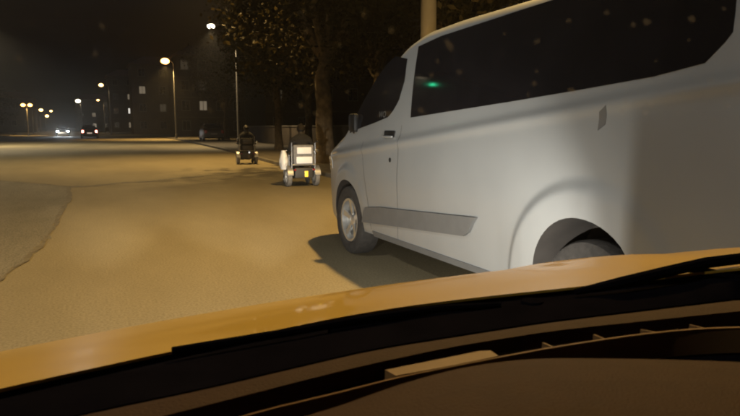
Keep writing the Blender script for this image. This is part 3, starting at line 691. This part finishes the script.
def person(loc, rz, label):
    """a seated figure: skeleton grown into one skin"""
    V = []; E = []; Rr = []
    def node(p, r_, par=None):
        V.append(p); Rr.append(r_)
        if par is not None: E.append((par, len(V) - 1))
        return len(V) - 1
    pel = node((0, -.04, .60), (.15, .12)); wa = node((0, -.07, .74), (.14, .105), pel); ch = node((0, -.06, .92), (.165, .115), wa); sh = node((0, -.04, 1.03), (.12, .085), ch)
    nk = node((0, -.02, 1.10), (.055, .055), sh); h0 = node((0, .0, 1.16), (.07, .075), nk); h1 = node((0, .01, 1.23), (.078, .092), h0); h2 = node((0, .0, 1.30), (.055, .065), h1)
    nose = node((0, .105, 1.22), (.014, .02), h1)
    for sx in (-1, 1):
        ear = node((sx * .085, 0, 1.22), (.012, .02), h1)
        s0 = node((sx * .17, -.05, 1.0), (.075, .075), sh); el = node((sx * .255, -.02, .77), (.052, .052), s0); wr = node((sx * .27, .20, .745), (.032, .032), el); hn = node((sx * .27, .26, .745), (.035, .022), wr)
        for k, (dx, ln) in enumerate(((-.024, .06), (-.008, .07), (.008, .066), (.024, .05))):
            f1 = node((sx * .27 + dx, .295, .748), (.009, .009), hn); f2 = node((sx * .27 + dx, .295 + ln * .5, .735), (.008, .008), f1)
        node((sx * .27 - sx * .045, .27, .735), (.01, .01), hn)
        hp = node((sx * .10, .0, .585), (.095, .09), pel); kn = node((sx * .13, .42, .575), (.065, .065), hp); an = node((sx * .11, .52, .20), (.042, .042), kn); toe = node((sx * .115, .66, .165), (.038, .028), an)
    me = bpy.data.meshes.new('person'); me.from_pydata(V, E, []); o = bpy.data.objects.new('person', me); COL.objects.link(o)
    sk = o.modifiers.new('skin', 'SKIN'); me.skin_vertices[0]
    for i, r_ in enumerate(Rr): me.skin_vertices[0].data[i].radius = r_ if isinstance(r_, tuple) else (r_, r_)
    me.skin_vertices[0].data[0].use_root = True
    ss = o.modifiers.new('sub', 'SUBSURF'); ss.levels = 2; ss.render_levels = 2
    bpy.context.view_layer.update(); ev = bpy.data.meshes.new_from_object(o.evaluated_get(bpy.context.evaluated_depsgraph_get())); o.modifiers.clear(); o.data = ev; bpy.data.meshes.remove(me); ev.name = 'person'
    ev.materials.clear()
    for q in ('dark_fabric', 'dark_trousers', 'skin', 'hair'): ev.materials.append(MATS[q])
    for p in ev.polygons:
        c = p.center; p.use_smooth = True
        if c.z > 1.09 : p.material_index = 3 if (c.z > 1.11 and (c.y < .03 or c.z > 1.28)) else (2 if c.z > 1.11 else 0)
        elif c.y > .225 and c.z > .69 and abs(c.x) > .2: p.material_index = 2
        elif c.z < .64 and not (abs(c.x) > .2 and c.z > .66): p.material_index = 1
    o.location = loc; o.rotation_euler = (0, 0, rz); tag(o, label, 'person', 'riders seated in the wheelchairs')
    # hair: a cap of short strands over the back and crown
    hm = MB(); rg = random.Random(3)
    for k in range(520):
        u = rg.uniform(0, 2 * math.pi); v_ = rg.uniform(-.35, 1.0)
        d = Vector((math.cos(u) * math.sqrt(max(0, 1 - v_ * v_)), math.sin(u) * math.sqrt(max(0, 1 - v_ * v_)), v_))
        if d.y > .35 and d.z < .6: continue
        b0 = Vector((d.x * .082, d.y * .098, 1.235 + d.z * .088)); t = d.cross(Vector((0, 0, 1)))
        t = t.normalized() * .008 if t.length > .01 else Vector((.008, 0, 0)); e = b0 + d * .012 + Vector((0, -.004, -.018))
        hm.add([b0 - t, b0 + t, e + t * .4, e - t * .4], [(0, 1, 2, 3)])
    hm.build('hair', 'hair', o, fixn=False)
    return o
c1_ = onz(303, 186); c2_ = onz(247.5, 164)
wheelchair('power_wheelchair', (c1_.x, c1_.y + .1, 0), R(-4), 'power wheelchair with a white two-panel backrest, nearer to the van', 'white_vinyl')
person((c1_.x, c1_.y + .1, 0), R(-4), 'person in dark clothes seated in the wheelchair with the white backrest')
wheelchair('power_wheelchair', (c2_.x, c2_.y + .1, 0), R(-6), 'farther power wheelchair with a dark backrest and pale wheels', 'battery_case')
person((c2_.x, c2_.y + .1, 0), R(-6), 'person in dark clothes seated in the farther, dark-backed wheelchair')
bgm = MB(); rows = []
for i in range(10):
    t = i / 9; hw_ = .035 + .055 * math.sin(math.pi * min(1, t * 1.0) * .8 + .1); rows.append([(hw_ * math.cos(a) * (1 + .12 * math.sin(5 * a + i)), hw_ * 1.3 * math.sin(a) * (1 + .1 * math.sin(3 * a + 2 * i)), .74 - .40 * t) for a in [2 * math.pi * k / 16 for k in range(16)]])
bgm.grid(rows, closed=True); bgm.add(rows[-1], [tuple(range(16))])
bgo = bgm.build('carrier_bag', 'plastic_bag'); bgo.location = (c1_.x - .385, c1_.y + .10, .02)
tag(bgo, 'white carrier bag hanging from the left armrest of the nearer wheelchair', 'bag')
bh = MB(); bh.tube([(-.03, 0, .73), (.06, -.02, .70 + .035), (.03, .02, .73)], .006, 6); bh.build('bag_handle', 'plastic_bag', bgo)

# ------------------------------------------------------------------ trees, poles, walls, houses
def tree(base, trunk_r, h_trunk, crown_c, crown_r, n_leaf, leafm, label, seed, clear=0.0):
    rg = random.Random(seed); r_ = empty('street_tree', base); tag(r_, label, 'tree', 'trees along the right pavement')
    t = MB(); pts = []; rr = []
    for i in range(9):
        u = i / 8; pts.append((rg.uniform(-.05, .05) * u * 2, rg.uniform(-.05, .05) * u * 2, -.05 + (h_trunk + .05) * u)); rr.append(trunk_r * (1.35 - .35 * min(1, u * 6)) * (1 - .25 * u))
    t.tube(pts, rr, 16)
    top = Vector(pts[-1]); cc = Vector(crown_c); limbs = []
    for k in range(9):
        a = 2 * math.pi * k / 9 + rg.uniform(-.3, .3); e = cc + Vector((math.cos(a) * crown_r[0] * rg.uniform(.45, .8), math.sin(a) * crown_r[1] * rg.uniform(.45, .8), crown_r[2] * rg.uniform(-.45, .6)))
        m1 = top.lerp(e, .45) + Vector((0, 0, .35)); t.tube([top - Vector((0, 0, .4)), m1, e], [trunk_r * .5, trunk_r * .3, trunk_r * .08], 8); limbs += [m1, e]
        for j in range(3):
            e2 = m1.lerp(e, rg.uniform(.2, .9)) + Vector((rg.uniform(-1, 1), rg.uniform(-1, 1), rg.uniform(-.7, .8))); t.tube([m1.lerp(e, .3), e2], [trunk_r * .16, trunk_r * .03], 6); limbs.append(e2)
    t.build('trunk', 'bark', r_)
    # leaf clumps round the limb ends
    cl = [l_ + Vector((rg.uniform(-.5, .5), rg.uniform(-.5, .5), rg.uniform(-.4, .4))) for l_ in limbs]
    while len(cl) < 95:
        d = Vector((rg.gauss(0, 1), rg.gauss(0, 1), rg.gauss(0, 1))).normalized() * rg.uniform(.45, 1.0) ** .6
        cl.append(cc + Vector((d.x * crown_r[0], d.y * crown_r[1], d.z * crown_r[2])))
    v = []; f = []
    for i in range(n_leaf):
        c = cl[rg.randrange(len(cl))]; p = c + Vector((rg.gauss(0, .42), rg.gauss(0, .42), rg.gauss(0, .30)))
        a = Vector((rg.gauss(0, 1), rg.gauss(0, 1), rg.gauss(0, .7))).normalized(); b_ = a.cross(Vector((rg.gauss(0, 1), rg.gauss(0, 1), rg.gauss(0, 1)))).normalized(); s_ = rg.uniform(.06, .13)
        k = len(v); v += [tuple(p - a * s_), tuple(p + b_ * s_ * .55), tuple(p + a * s_), tuple(p - b_ * s_ * .55)]; f.append((k, k + 1, k + 2, k + 3))
    lf = MB(); lf.v = v; lf.f = f; lf.mi = [0] * len(f); lf.build('crown', leafm, r_, fixn=False, smooth=False)
    return r_
tb = onz(325, 166)
tree((tb.x, tb.y, .08), .29, 3.6, (-.3, -.6, 5.4), (3.2, 3.4, 2.8), 14000, 'leaf_a', 'tree with a thick pale trunk between the nearer wheelchair and the van', 11)
tree((8.6, 31, .08), .20, 3.4, (0, 0, 6.2), (3.4, 3.6, 3.2), 12000, 'leaf_b', 'tree with a thin trunk directly behind the nearer wheelchair', 12)
tree((11.2, 34.0, .0), .24, 3.2, (0, 0, 6.5), (3.6, 3.8, 3.2), 12000, 'leaf_b', 'dark tree left of the thin trunk, above the farther wheelchair', 13)
tree((9.6, 21.0, .08), .24, 3.4, (0, .2, 6.6), (3.4, 3.4, 3.2), 12000, 'leaf_a', 'tree behind the van windscreen, its crown lit orange', 14)
tree((8.2, 13.5, .08), .22, 3.4, (0, .0, 5.9), (2.8, 2.8, 2.5), 12000, 'leaf_a', 'tree rising behind the van roof', 15)
tree((11.5, 60, .0), .26, 3.0, (0, 0, 6.5), (3.8, 4.0, 3.4), 6500, 'leaf_b', 'dark tree beside the orange street lamp', 16)
tree((13.5, 48, .0), .26, 3.0, (0, 0, 7.0), (4.0, 4.0, 4.0), 6500, 'leaf_b', 'dark tree behind the parked car', 17)
tree((-15.5, 112, .0), .26, 2.2, (0, 0, 4.6), (4.5, 4.0, 3.0), 6000, 'leaf_b', 'dark tree at the far left beside the twin-armed lamp', 18)
tree((-20.5, 125, .0), .26, 2.2, (0, 0, 4.8), (4.5, 4.0, 3.2), 6000, 'leaf_b', 'dark tree at the left edge of the picture', 19)
# round concrete pole behind the van roof
pp_ = onx(428.5, 20, 6.6); up = empty('utility_pole', (pp_.x, pp_.y, 0.05)); tag(up, 'tall round concrete pole rising behind the van roof', 'pole')
b = MB(); b.tube([(0, 0, 0), (0, 0, 4), (0, 0, 9)], [.19, .165, .13], 20); b.build('pole', 'concrete', up)
b = MB(); b.tube([(-.9, 0, 8.4), (.9, 0, 8.4)], .05, 8); b.build('crossarm', 'galvanised', up)
# low garden wall behind the pavement
wl = empty('garden_wall', (12.6, 40, 0)); tag(wl, 'low plastered garden wall running behind the trees', 'wall')
b = MB(); b.box((0, -8, .62), (.22, 46, 1.3), bev=.01); b.build('wall_face', 'plaster', wl)
b = MB(); b.box((0, -8, 1.31), (.34, 46.1, .09), bev=.015); b.build('coping', 'concrete', wl)

def house(name, loc, dims, label, wins, wallm='plaster_dark', rz=0.0, storeys=4, cols=4, lit=(), roofm='roof_tile'):
    """front faces -Y; lit = {(col, storey): pane material}"""
    W_, D_, H_ = dims; r_ = empty(name, loc, rz); tag(r_, label, 'building')
    b = MB(); b.box((0, D_ / 2, H_ / 2), (W_, D_, H_)); b.build('wall', wallm, r_, smooth=False)
    rf = MB(); rf.add([(-W_ / 2 - .4, -.4, H_), (W_ / 2 + .4, -.4, H_), (W_ / 2 + .4, D_ + .4, H_), (-W_ / 2 - .4, D_ + .4, H_), (-W_ / 4, D_ / 2, H_ + 1.8), (W_ / 4, D_ / 2, H_ + 1.8)], [(0, 1, 5, 4), (1, 2, 5), (2, 3, 4, 5), (3, 0, 4), (0, 1, 2, 3)]); ro = rf.build('roof', roofm, r_, smooth=False)
    ch = MB(); ch.box((W_ * .2, D_ * .6, H_ + 1.6), (.6, .6, 1.6)); ch.build('chimney', 'plaster', ro, smooth=False)
    for s_ in range(storeys):
        fl_ = MB(); fl_.box((0, -.04, (s_ + 1) * H_ / storeys - .12), (W_ + .1, .1, .16)); fl_.build('string_course', 'plaster', r_, smooth=False)
        for c in range(cols):
            x = -W_ / 2 + W_ * (c + .5) / cols; z = (s_ + .55) * H_ / storeys; pm = lit.get((c, s_), 'pane_dark') if isinstance(lit, dict) else 'pane_dark'
            f = MB()
            for dx, dz, sx, sz in ((-.5, 0, .08, 1.3), (.5, 0, .08, 1.3), (0, .62, 1.08, .08), (0, -.64, 1.2, .10), (0, 0, .05, 1.25)): f.box((x + dx, -.03, z + dz), (sx, .10, sz))
            fo = f.build('window', 'window_frame', r_, smooth=False)
            p = MB(); p.box((x, -.012, z), (.92, .03, 1.16)); p.build('pane', pm, fo, smooth=False)
    return r_
q = ony(131, 120, 150)
house('apartment_block', (q.x, 150, 0), (9.0, 9, 12.5), 'narrow dark apartment block with a column of lit windows, right of the bent-arm lamp', None, storeys=4, cols=3, lit={(1, 2): 'pane_lit', (1, 1): 'pane_bright', (1, 0): 'pane_lit', (2, 3): 'pane_dim'})
q = ony(94, 115, 205)
house('apartment_block', (q.x, 205, 0), (10, 9, 9.5), 'far block with one lit window above the departing car', None, storeys=3, cols=3, lit={(1, 1): 'pane_lit', (2, 2): 'pane_dim'})
q = ony(160, 110, 110)
house('town_house', (q.x + .5, 110, 0), (9.5, 9, 11.5), 'dim brown house behind the bright orange street lamp', None, storeys=4, cols=3, lit={(0, 2): 'pane_lit', (1, 1): 'pane_dim', (2, 2): 'pane_dim'}, wallm='plaster')
q = ony(204, 100, 85)
house('town_house', (q.x + 1.0, 85, 0), (9.0, 9, 10.5), 'dim house with a pale lit window among the trees above the parked car', None, storeys=4, cols=4, lit={(1, 1): 'pane_lit', (1, 2): 'pane_dim', (3, 2): 'pane_dim', (0, 3): 'pane_dim'})
house('town_house', (24, 62, 0), (16, 9, 9), 'dark house behind the garden wall and the trees', None, storeys=3, cols=6, lit={(0, 1): 'pane_dim'}, rz=R(-25))
q = ony(15, 120, 170)
house('town_house', (q.x - 3, 170, 0), (14, 9, 8), 'dark low house behind the trees at the far left', None, storeys=2, cols=5)

# ------------------------------------------------------------------ thin haze, added for the glow and veil round lamps and trees
hz = MB(); hz.box((0, 120, 6.4), (130, 300, 15.0)); ho = hz.build('haze', 'soil', smooth=False); ho['kind'] = 'stuff'
ho.data.materials.clear(); m = bpy.data.materials.new('haze'); m.use_nodes = True; m.node_tree.nodes.clear()
pv = m.node_tree.nodes.new('ShaderNodeVolumePrincipled'); pv.inputs['Color'].default_value = (.9, .88, .85, 1); pv.inputs['Density'].default_value = .0014; pv.inputs['Anisotropy'].default_value = .75
oo = m.node_tree.nodes.new('ShaderNodeOutputMaterial'); m.node_tree.links.new(pv.outputs[0], oo.inputs['Volume']); ho.data.materials.append(m)
